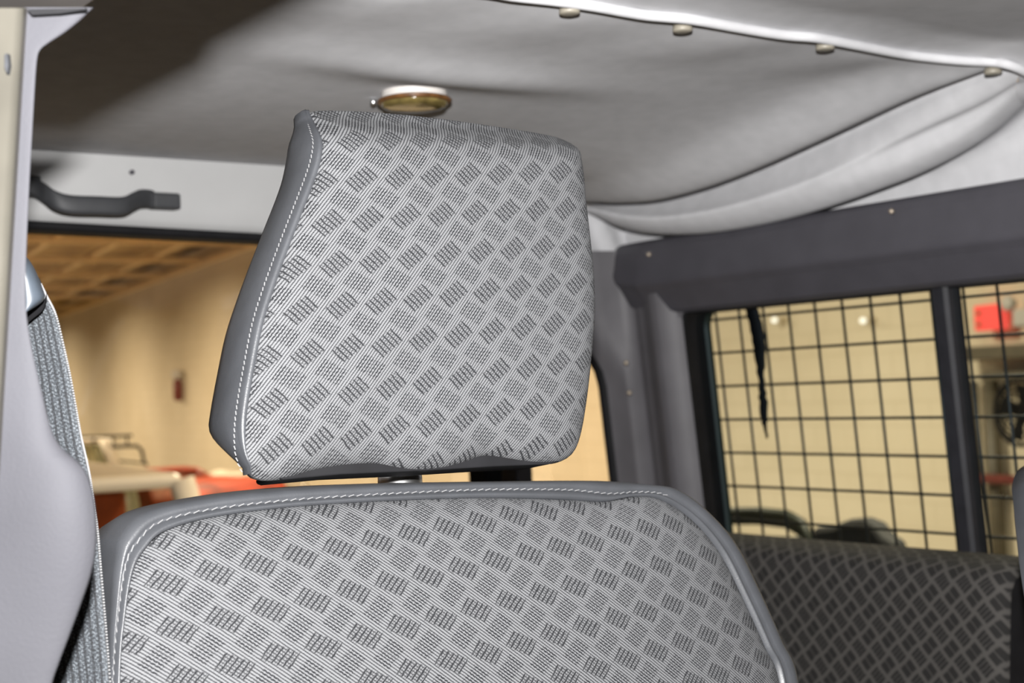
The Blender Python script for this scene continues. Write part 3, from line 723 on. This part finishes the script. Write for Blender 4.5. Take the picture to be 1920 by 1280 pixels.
# dome lamp
c = LAMP
lp = thing('dome_lamp', 'round white dome lamp with amber lens hanging from the headliner behind the headrest', 'lamp', c)
mk('round_base', *lathe([(0.030, 0.03), (0.036, 0.022), (0.0385, 0.014), (0.0390, 0.004), (0.038, 0.0)], c, 40), m_white, lp)
mk('lamp_rim', *lathe([(0.038, 0.001), (0.043, 0.0), (0.045, -0.002), (0.044, -0.004), (0.040, -0.005)], c, 40), m_rim, lp)
mk('lens', *lathe([(0.040, -0.003), (0.0395, -0.006), (0.037, -0.009), (0.028, -0.011), (0.01, -0.012)], c, 40), m_amber, lp)
a = on_z(700, 192, 0.352); mk('lamp_screw', *lathe([(0.004, 0.004), (0.004, -0.002), (0.001, -0.004)], a, 10), m_chrome, lp)

# ------------------------------------------------------------------ near door pillar (B-pillar) and header
pil = thing('trim_1', 'pale grey moulded pillar cover beside the open door, bulging over the belt reel', 'trim', at_d(60, 640, 0.72), kind='structure')
sil = [(176, 14), (165, 24), (148, 40), (120, 62), (92, 80), (75, 94), (69, 115), (65, 170), (61, 240), (57, 310), (53, 390), (50, 460), (48, 530), (49, 580), (55, 625), (66, 680), (79, 735), (91, 785), (103, 820), (122, 845), (146, 865), (164, 890), (176, 930), (181, 975), (180, 1030), (170, 1080), (153, 1130), (131, 1190), (112, 1240), (96, 1290), (78, 1400), (70, 1550)]
sil = spline(sil, 120)
rows = []
for px, py in sil:
    lx = 49 - (py - 17) * 0.0595 - 3
    if py < 30: py2 = py
    row = []
    bul = math.exp(-((py - 960) / 150) ** 2)
    d0, d1 = 0.70, 0.765
    for k in range(17):
        f_ = k / 16
        q = lx + (px - lx) * (1 - (1 - f_) ** 1.35)
        d = d0 + 0.12 * (px - lx) * 0.7 / FPX * f_ ** 4.0 - 0.006 * bul * math.sin(math.pi * min(1, f_ * 1.05))
        row.append(at_d(q, py, d))
    e = row[-1]
    row += [e + Vector((-0.003, 0.012, 0)), e + Vector((-0.012, 0.03, 0)), e + Vector((-0.04, 0.06, 0))]
    rows.append(row)
mk('pillar_cover', *grid(rows), m_trim, pil)
# painted door-jamb strip outside it
rows = []
for py in [15 + 945 * i / 40 for i in range(41)]:
    rx = 49 - (py - 17) * 0.0595
    row = [at_d(rx - 110, py, 0.655), at_d(rx - 60, py, 0.672), at_d(rx - 22, py, 0.680), at_d(rx - 8, py, 0.684), at_d(rx - 2, py, 0.690), at_d(rx, py, 0.698), at_d(rx - 1, py, 0.72)]
    rows.append(row)
mk('painted_jamb', *grid(rows), m_cream, pil)
rows = []
for py in [15 + 900 * i / 20 for i in range(21)]:
    rx = 49 - (py - 17) * 0.0595
    rows.append([at_d(rx - 2, py, 0.695), at_d(rx + 2.5, py, 0.699), at_d(rx + 2.5, py, 0.72)])
mk('jamb_gap', *grid(rows), m_head, pil)
sc_ = at_d(12, 118, 0.6795)
mk('paint_chip', *prism([at_d(8, 102, 0.6745), at_d(14, 100, 0.6755), at_d(16, 122, 0.6755), at_d(13, 138, 0.6755), at_d(8, 126, 0.6745)], _f * 0.004), m_chip, pil, smooth=False)
# door header, running forward from the pillar top
hi_ = at_d(168, 16, 0.735)
X1, Z1, Y1 = hi_.x, hi_.z, hi_.y
hdr = thing('trim_2', 'dark taupe roof header over the open door, in the top left corner', 'trim', (X1 - 0.1, 0.5, Z1), kind='structure')
XW = X1 - 0.235
pts_low = [(X1 - 0.002, Y1), (X1 - 0.003, 0.55), (X1 - 0.012, 0.53), (X1 - 0.014, 0.10)]
ha, hb2 = on_z(-60, 17, Z1 - CAM_Z), on_z(160, 17, Z1 - CAM_Z)
V = [tuple(ha), tuple(hb2)] + [(x, y, Z1) for x, y in pts_low] + [(ha.x, 0.10, Z1)]
mk('header_rail', *prism(V, (0, 0, 0.2)), m_head, hdr, smooth=False, auto=0.004)
g0 = [at_d(50, 17, 0.693), at_d(162, 15, 0.693), at_d(160, 18, 0.693), at_d(112, 25, 0.693), at_d(60, 28, 0.693)]
mk('shadow_gap', *prism(g0, _f * 0.003), m_black, hdr, smooth=False)

# ------------------------------------------------------------------ seat belt
belt = thing('seat_belt', 'blue grey webbing seat belt running down between the pillar and the seat', 'seat belt', at_d(100, 800, 0.86))
right = spline([(70, 520, 0.86), (86, 553, 0.858), (104, 590, 0.855), (119, 650, 0.85), (131, 705, 0.85), (142, 765, 0.85), (151, 815, 0.85), (160, 855, 0.85), (168, 893, 0.852), (176, 945, 0.85), (183, 1000, 0.85), (188, 1060, 0.845), (194, 1130, 0.84), (200, 1200, 0.835), (206, 1280, 0.83), (216, 1400, 0.82)], 90)
rows, uvs = [], []; acc = 0; prev = None
for i, (px, py, d) in enumerate(right):
    c = at_d(px, py, d); acc += (c - prev).length if prev else 0; prev = c
    w_ = lin([520, 560, 620, 900, 1150, 1280], [60, 96, 108, 140, 128, 122], py)
    for k in range(9):
        q = px - w_ * k / 8
        rows.append(at_d(q, py, d + 0.010 * (k / 8))); uvs.append((0.046 * k / 8, acc))
n = 9
f = [(i * n + j, i * n + j + 1, (i + 1) * n + j + 1, (i + 1) * n + j) for i in range(len(right) - 1) for j in range(n - 1)]
wb_ = mk('webbing', rows, f, m_web, belt, uvs=uvs)
so = wb_.modifiers.new('solid', 'SOLIDIFY'); so.thickness = 0.0014; so.offset = 1
# selvage loops along the visible edge
V, F = [], []
sel = spline(right, 190)
for i, (px, py, d) in enumerate(sel[5:]):
    v_, f_ = box(at_d(px + 0.3, py, d - 0.0003), 0.0011, 0.0011, 0.0010); b0 = len(V); V += v_; F += [tuple(q + b0 for q in qq) for qq in f_]
so_ = mk('selvage_stitching', V, F, m_thread, belt, smooth=False); so_['kind'] = 'stuff'
# upper guide
rows = []
gp = [(30, 470, 4), (45, 478, 14), (56, 489, 26), (66, 506, 36), (74, 524, 44), (80, 540, 50), (84, 553, 54), (82, 562, 52), (74, 570, 44), (62, 578, 32), (48, 586, 18)]
gp = spline(gp, 40)
for px, py, w_ in gp:
    rows.append([at_d(px - w_ * k / 8, py + 26 * (k / 8) ** 1.3 * sm((py - 500) / 70), 0.84 - 0.018 * math.sin(math.pi * (0.15 + 0.55 * k / 8)) + 0.006 * (k == 0)) for k in range(9)])
mk('belt_guide', *grid(rows), m_guide, belt)
rows = [[at_d(px, py, 0.852), at_d(px, py + 16, 0.850), at_d(px - 4, py + 22, 0.846)] for px, py in spline([(88, 545), (84, 560), (70, 572), (58, 582), (48, 594), (36, 606)], 16)]
mk('guide_slot', *grid(rows), m_black, belt)

# ------------------------------------------------------------------ front seat
class Plane:
    def __init__(s, p0, lean, yawn=0.0):
        s.o = Vector(p0)
        s.a = Vector((math.cos(yawn), math.sin(yawn), 0)); up = Vector((0, math.sin(lean), math.cos(lean)))
        s.b = (up - s.a * up.dot(s.a)).normalized(); s.c = s.a.cross(s.b) * -1                     # c points away from the viewer (+Y)
        if s.c.y < 0: s.c = -s.c
    def px(s, px, py, c=0.0):
        q = on_plane(px, py, s.o + s.c * c, s.c) - s.o
        return q.dot(s.a), q.dot(s.b)
    def w(s, a, b, c): return s.o + s.a * a + s.b * b + s.c * c
def outnorm(poly):
    n = len(poly); res = []
    for i in range(n):
        a, b = poly[i - 1], poly[(i + 1) % n]; dx, dy = b[0] - a[0], b[1] - a[1]; l = math.hypot(dx, dy) or 1
        res.append((-dy / l, dx / l))
    return res                                                        # outward for clockwise polygons
def resample(pts, n):
    """closed polyline -> n evenly spaced points"""
    pts = pts + [pts[0]]; d = [0]
    for a, b in zip(pts, pts[1:]): d.append(d[-1] + math.dist(a, b))
    out = []; j = 0
    for k in range(n):
        t = d[-1] * k / n
        while d[j + 1] < t: j += 1
        q = (t - d[j]) / max(1e-9, d[j + 1] - d[j]); out.append(tuple(x + (y - x) * q for x, y in zip(pts[j], pts[j + 1])))
    return out
def cap_mesh(pl, poly, cfun, rings):
    """front skin: rings of poly scaled about its middle; cfun(i, s, a, b) gives depth"""
    ca = sum(p[0] for p in poly) / len(poly); cb = sum(p[1] for p in poly) / len(poly)
    V, UV, F = [], [], []; n = len(poly)
    for s in rings:
        for i, p in enumerate(poly):
            a, b = ca + (p[0] - ca) * s, cb + (p[1] - cb) * s
            V.append(pl.w(a, b, cfun(i, s, a, b))); UV.append((a, b))
    for r_ in range(len(rings) - 1):
        for i in range(n):
            k = (i + 1) % n; F.append((r_ * n + i, r_ * n + k, (r_ + 1) * n + k, (r_ + 1) * n + i))
    F.append(tuple(range(n)))
    return V, F, UV

seat = thing('front_seat', 'front seat in grey checker weave with tall headrest, in the middle of the photo', 'car seat', (0.55, 0.85, CAM_Z - 0.9))
# --- headrest
HP = Plane((0.53, 0.84, CAM_Z + 0.08), R(8))
hpx = [(575, 214), (600, 206), (690, 208), (780, 216), (870, 227), (950, 239), (1010, 249), (1050, 259), (1074, 274), (1086, 292), (1094, 325), (1099, 380), (1106, 440), (1112, 500), (1115, 560), (1114, 610), (1108, 680), (1100, 750), (1090, 810), (1078, 846), (1062, 860), (1035, 868), (990, 867), (930, 858), (900, 857), (870, 868), (820, 880), (770, 882), (730, 876), (700, 871), (650, 873), (590, 882), (540, 896), (500, 899), (482, 894), (468, 878), (457, 850), (455, 810), (460, 760), (472, 690), (488, 610), (508, 545), (532, 478), (560, 405), (585, 340), (597, 300), (599, 268), (590, 245)]
N = 220
raw = spline(hpx + [hpx[0]], 400)[:-1]
cc = [0.010] * len(raw)
for _ in range(8):
    q_ = [HP.px(p[0], p[1], c_) for p, c_ in zip(raw, cc)]; b_top = max(b for a, b in q_)
    cc = [0.010 + 0.030 * sm((b - (b_top - 0.055)) / 0.05) ** 2 for a, b in q_]
hp_ = resample(q_, N)
if sum((b[0] - a[0]) * (b[1] + a[1]) for a, b in zip(hp_, hp_[1:] + hp_[:1])) < 0: hp_.reverse()
nr = outnorm(hp_)
bmin = min(p[1] for p in hp_); bmax = max(p[1] for p in hp_)
left_seam = [nr[i][0] < -0.55 or (nr[i][0] < -0.2 and hp_[i][1] > bmax - 0.06 and hp_[i][0] < -0.06) for i in range(N)]
left_seam = [l and hp_[i][1] > bmin + 0.012 for i, l in enumerate(left_seam)]
def topw(b): return sm((b - (bmax - 0.055)) / 0.05)
def hr_depth(i, s, a, b):
    c = -0.010 * (1 - s * s)
    k = max(0.0, (s - 0.80) / 0.20)
    edge = 0.006 if left_seam[i] else 0.012
    c += edge * (1 - math.sqrt(max(0, 1 - k * k)))
    c += 0.030 * topw(b) ** 2
    return c
rings = [0.03, 0.2, 0.36, 0.5, 0.62, 0.72, 0.80, 0.86, 0.91, 0.95, 0.975, 0.99, 1.0]
Vc, Fc, UVc = cap_mesh(HP, hp_, hr_depth, rings)
head = mk('headrest', Vc, Fc, m_fab_head, seat, uvs=UVc)
# sides and back of the headrest
def side_ring(i, off, c): return HP.w(hp_[i][0] + nr[i][0] * off, hp_[i][1] + nr[i][1] * off, c)
c_edge = [hr_depth(i, 1.0, *hp_[i]) for i in range(N)]
fab_r = [(0.0, 0.0), (0.0004, 0.006), (0.0, 0.02), (-0.001, 0.045), (-0.004, 0.060), (-0.008, 0.078), (-0.03, 0.085)]
lea_r = [(-0.0005, 0.0), (0.0022, -0.0018), (0.0040, 0.0), (0.0050, 0.0040), (0.0053, 0.0055), (0.0068, 0.0085), (0.0080, 0.022), (0.0075, 0.036), (0.0045, 0.050), (-0.003, 0.060), (-0.03, 0.068)]
def strip(sel, prof, name, mat, uv=False, parent=None):
    V, F, UV = [], [], []
    idx = {}
    for i in range(N):
        for k, (o, c) in enumerate(prof):
            kk = 1.0 - 0.6 * topw(hp_[i][1]) ** 2
            lowk = sm((hp_[i][1] - bmin - 0.010) / 0.036)
            kk *= 0.22 + 0.78 * lowk
            if name == 'side_panel': o = o * (0.15 + 0.85 * lowk) if o > 0 else o
            o = o * (1 - 0.45 * topw(hp_[i][1]))      # thinner towards the bottom
            idx[i, k] = len(V); V.append(side_ring(i, o, c_edge[i] + c * kk)); UV.append((hp_[i][0] + nr[i][0] * (o + c), hp_[i][1] + nr[i][1] * (o + c)))
    for i in range(N):
        j = (i + 1) % N
        if sel(i) :
            for k in range(len(prof) - 1): F.append((idx[i, k], idx[j, k], idx[j, k + 1], idx[i, k + 1]))
    used = sorted({q for ff in F for q in ff}); mp = {q: n_ for n_, q in enumerate(used)}
    return mk(name, [V[q] for q in used], [tuple(mp[q] for q in ff) for ff in F], mat, parent, uvs=[UV[q] for q in used])
strip(lambda i: not (left_seam[i] and left_seam[(i + 1) % N]), fab_r, 'cover_edge', m_fab_head, parent=head)
sp = strip(lambda i: left_seam[i] or left_seam[(i + 1) % N], lea_r, 'side_panel', m_leather, parent=head); sp['label'] = 'smooth dark grey vinyl side panel'
back = [side_ring(i, -0.03, c_edge[i] + 0.066 * (1 - 0.6 * topw(hp_[i][1]) ** 2) * (0.22 + 0.78 * sm((hp_[i][1] - bmin - 0.010) / 0.036))) for i in range(N)]; mk('back_cover', back, [tuple(range(N))], m_leather, head, smooth=False)
def stitches(pts, nrm, length, gap, w_, name, parent, lift):
    """short thread bars along a 3D polyline"""
    V, F = [], []; d = 0.0
    for a, b, nn in zip(pts, pts[1:], nrm):
        l = (b - a).length
        if l > 0.012: continue
        while d < l:
            c = a.lerp(b, d / l); t_ = (b - a).normalized(); s_ = t_.cross(nn).normalized()
            t2 = (t_ + s_ * 0.25).normalized(); s2 = t2.cross(nn).normalized()
            v_, f_ = box(c - nn * lift, length, w_, w_ * 0.8, t2, s2, nn); b0 = len(V); V += v_; F += [tuple(q + b0 for q in qq) for qq in f_]
            d += length + gap
        d -= l
    o = mk(name, V, F, m_thread, parent, smooth=False); o['kind'] = 'stuff'; return o
si = [i for i in range(N) if left_seam[i]]
k0 = next((k for k in range(len(si)) if si[k] != (si[k - 1] + 1) % N), 0)
si = si[k0:] + si[:k0]
pts = [side_ring(i, 0.0052 * (1 - 0.45 * topw(hp_[i][1])), c_edge[i] + 0.0046) for i in si]
stitches(pts, [(HP.c * 0.7 - (HP.a * nr[i][0] + HP.b * nr[i][1]) * 0.7) for i in si], 0.0026, 0.0011, 0.0006, 'stitching', head, 0.0004)
# black tray under the headrest
tr = [(522, 889), (524, 896), (532, 899), (640, 889), (800, 882), (930, 874), (1030, 870), (1050, 864), (1040, 862), (985, 861), (930, 852), (900, 851), (870, 861), (820, 873), (770, 875), (730, 869), (700, 864), (650, 866), (590, 875), (545, 886)]
mk('base_tray', *prism([HP.w(*HP.px(a, b, 0.009), 0.009) for a, b in tr], HP.c * 0.035), m_black, head, smooth=False, auto=0.003)
# --- backrest
BP = Plane((0.55, 0.845, CAM_Z - 0.08), R(13))
ctl = [((228, 1900), (208, 1900), (170, 1900)), ((228, 1600), (208, 1600), (172, 1600)), ((229, 1280), (211, 1280), (178, 1280)), ((238, 1160), (221, 1150), (181, 1140)), ((253, 1075), (236, 1055), (185, 1045)), ((276, 1030), (260, 1012), (190, 1003)), ((315, 994), (300, 978), (236, 960)),
       ((400, 968), (393, 955), (350, 933)), ((540, 949), (535, 938), (500, 915)), ((700, 938), (698, 927), (690, 907)), ((900, 931), (900, 918), (900, 904)), ((1060, 934), (1060, 918), (1060, 902)), ((1140, 938), (1140, 925), (1140, 903)), ((1196, 929), (1198, 922), (1210, 910)),
       ((1246, 934), (1250, 929), (1258, 921)), ((1304, 970), (1307, 967), (1311, 961)), ((1357, 1032), (1360, 1029), (1365, 1023)), ((1402, 1120), (1405, 1118), (1410, 1112)), ((1442, 1208), (1445, 1206), (1450, 1202)), ((1471, 1280), (1474, 1278), (1480, 1275)), ((1497, 1500), (1501, 1500), (1507, 1500)), ((1492, 1700), (1496, 1700), (1502, 1700)), ((1487, 1900), (1491, 1900), (1497, 1900))]
flat = spline([tuple(q for p in c for q in p) for c in ctl], 240)
cS, cO = 0.006, 0.035
Fp = [BP.px(p[0], p[1]) for p in flat]; Sp = [BP.px(p[2], p[3], cS) for p in flat]; Op = [BP.px(p[4], p[5], cO) for p in flat]
# fabric skin as rows between left and right halves
nb = len(Fp)
bmaxF = max(p[1] for p in Fp); ca = sum(p[0] for p in Fp) / nb
bb = min(p[1] for p in Fp)
cen = (ca, (bmaxF + bb) / 2 + 0.05)
closed = Fp + [(Fp[-1][0] + (Fp[0][0] - Fp[-1][0]) * k / 40, Fp[-1][1] + (Fp[0][1] - Fp[-1][1]) * k / 40) for k in range(1, 40)]
def br_depth(i, s, a, b):
    k = max(0.0, (s - 0.86) / 0.14)
    c = -0.022 * (1 - s ** 3) + 0.006 * (1 - math.sqrt(max(0, 1 - k * k)))
    return c
V, UV, F = [], [], []; n = len(closed)
for s in [0.02, 0.2, 0.4, 0.55, 0.68, 0.78, 0.86, 0.91, 0.95, 0.975, 0.99, 1.0]:
    for i, p in enumerate(closed):
        a, b = cen[0] + (p[0] - cen[0]) * s, cen[1] + (p[1] - cen[1]) * s
        V.append(BP.w(a, b, br_depth(i, s, a, b))); UV.append((a, b))
for r_ in range(11):
    for i in range(n):
        k = (i + 1) % n; F.append((r_ * n + i, r_ * n + k, (r_ + 1) * n + k, (r_ + 1) * n + i))
F.append(tuple(range(n)))
br = mk('backrest', V, F, m_fab_seat, seat, uvs=UV)
rows = []
for p, q, o in zip(Fp, Sp, Op):
    f0 = Vector((p[0], p[1], 0.0065)); s0_ = Vector((q[0], q[1], cS + 0.0010)); o0 = Vector((o[0], o[1], cO))
    mid = (f0 + s0_) / 2 + Vector((0, 0, -0.0050)); d = (o0 - s0_)
    row = [f0 + Vector((0, 0, 0.003)), f0.lerp(mid, 0.35) + Vector((0, 0, -0.0035)), mid, s0_.lerp(mid, 0.25), s0_, s0_ + d * 0.10 + Vector((0, 0, -0.005)), s0_ + d * 0.35 + Vector((0, 0, -0.012)), s0_ + d * 0.65 + Vector((0, 0, -0.012)), s0_ + d * 0.9 + Vector((0, 0, -0.006)), o0, o0 + Vector((0, 0, 0.03)) - d * 0.06, o0 + Vector((0, 0, 0.07)) - d * 0.3, o0 + Vector((0, 0, 0.09)) - d * 0.9]
    rows.append([BP.w(*x) for x in row])
bol = mk('bolster', *grid(rows), m_leather, seat); bol['label'] = 'smooth mid grey vinyl border with pale stitching'
mk('back_shell', [r_[-1] for r_ in rows], [tuple(range(len(rows)))], m_leather, seat, smooth=False)
pts = [BP.w(q[0], q[1], cS - 0.0002) for q in Sp]
ke = next(k for k in range(len(flat)) if flat[k][2] > 1250)
pts = pts[:ke]
stitches(pts, [BP.c] * len(pts), 0.0044, 0.0018, 0.0006, 'stitching', bol, 0.0003)
# headrest posts
for px in (745,):
    c = BP.w(*BP.px(px, 908, 0.045), 0.045)
    mk('headrest_post', *lathe([(0.0065, -0.12), (0.0065, 0.10)], c, 20), m_chrome, seat)
    mk('post_collar', *lathe([(0.0155, -0.03), (0.0165, -0.004), (0.016, 0.006), (0.011, 0.009)], c + Vector((0, -0.004, 0.0)), 28), m_chrome, seat)
# lower cushion, below the frame
v, f = box((0.555, 0.52, CAM_Z - 0.78), 0.50, 0.55, 0.16); mk('cushion', v, f, m_leather, seat, smooth=False, auto=0.05)

# --- second front seat: copies of the first one's parts
def copy_tree(o, parent=None, delta=None):
    c = o.copy(); COL.objects.link(c)
    if parent: c.parent = parent
    if delta is not None: c.location = o.location + delta
    for ch in list(o.children): copy_tree(ch, c)
    return c
s2 = copy_tree(seat, None, Vector((0.745, -0.190, 0.0)))
s2['label'] = 'second front seat, only its dark side bolster showing at the right edge'
seat['group'] = s2['group'] = 'pair of front seats'

# ------------------------------------------------------------------ inward-facing bench under the side window
e0, e1 = on_x(1340, 990, 1.56), on_x(1880, 1046, 1.56)
zt = (e0.z + e1.z) / 2 - CAM_Z - 0.002; e1 = on_x(1880, 1046, 1.45)
bench = thing('bench_seat', 'charcoal checker-weave bench back standing below the guarded side window', 'bench', (1.45, 1.5, CAM_Z - 1.2))
prof = [(1.60, zt - 0.03), (1.585, zt - 0.005), (1.56, zt + 0.002), (1.50, zt + 0.004), (1.475, zt + 0.002), (1.458, zt - 0.006), (1.449, zt - 0.02), (1.445, zt - 0.05), (1.435, zt - 0.15), (1.42, zt - 0.28), (1.40, zt - 0.45), (1.39, zt - 0.5)]
arc = [0]
for a, b in zip(prof, prof[1:]): arc.append(arc[-1] + math.dist(a, b))
ys = [e1.y - 0.0] + [e1.y + 0.004, e1.y + 0.012, e1.y + 0.03] + [e1.y + 0.03 + (1.92 - e1.y - 0.03) * i / 30 for i in range(1, 31)]
V, UV, F = [], [], []
for k, y in enumerate(ys):
    ins = [0.014, 0.006, 0.002, 0][k] if k < 4 else 0
    for (x, z), s_ in zip(prof, arc):
        V.append((x + ins if x < 1.5 else x, y, CAM_Z + z - (ins * 0.6 if z > zt - 0.1 else 0))); UV.append((y, -s_))
n = len(prof)
F = [(i * n + j, i * n + j + 1, (i + 1) * n + j + 1, (i + 1) * n + j) for i in range(len(ys) - 1) for j in range(n - 1)]
mk('bench_back', V, F, m_bench, bench, uvs=UV)
mk('end_panel', [V[j] for j in range(n)], [tuple(range(n))], m_black, bench, smooth=False)
v, f = box((1.25, (e1.y + 1.92) / 2, CAM_Z - 0.80), 0.42, 1.92 - e1.y, 0.14); mk('bench_cushion', v, f, m_bench, bench, smooth=False, auto=0.03)
v, f = box((1.3, (e1.y + 1.92) / 2, CAM_Z - 0.98), 0.38, 1.9 - e1.y, 0.24); mk('bench_base', v, f, m_black, bench, smooth=False)
# vehicle floor
v, f = box((0.95, 1.0, CAM_Z - 1.13), 1.5, 2.1, 0.06); tag(mk('floor', v, f, m_black, smooth=False), 'black metal floor of the cabin beneath the seats', 'floor', kind='structure')
v, f = box((1.70, 1.2, CAM_Z - 0.85), 0.06, 1.6, 0.5); tag(mk('wall_lower', v, f, m_grey, smooth=False), 'lower side wall of the cabin behind the bench', 'wall', kind='structure')
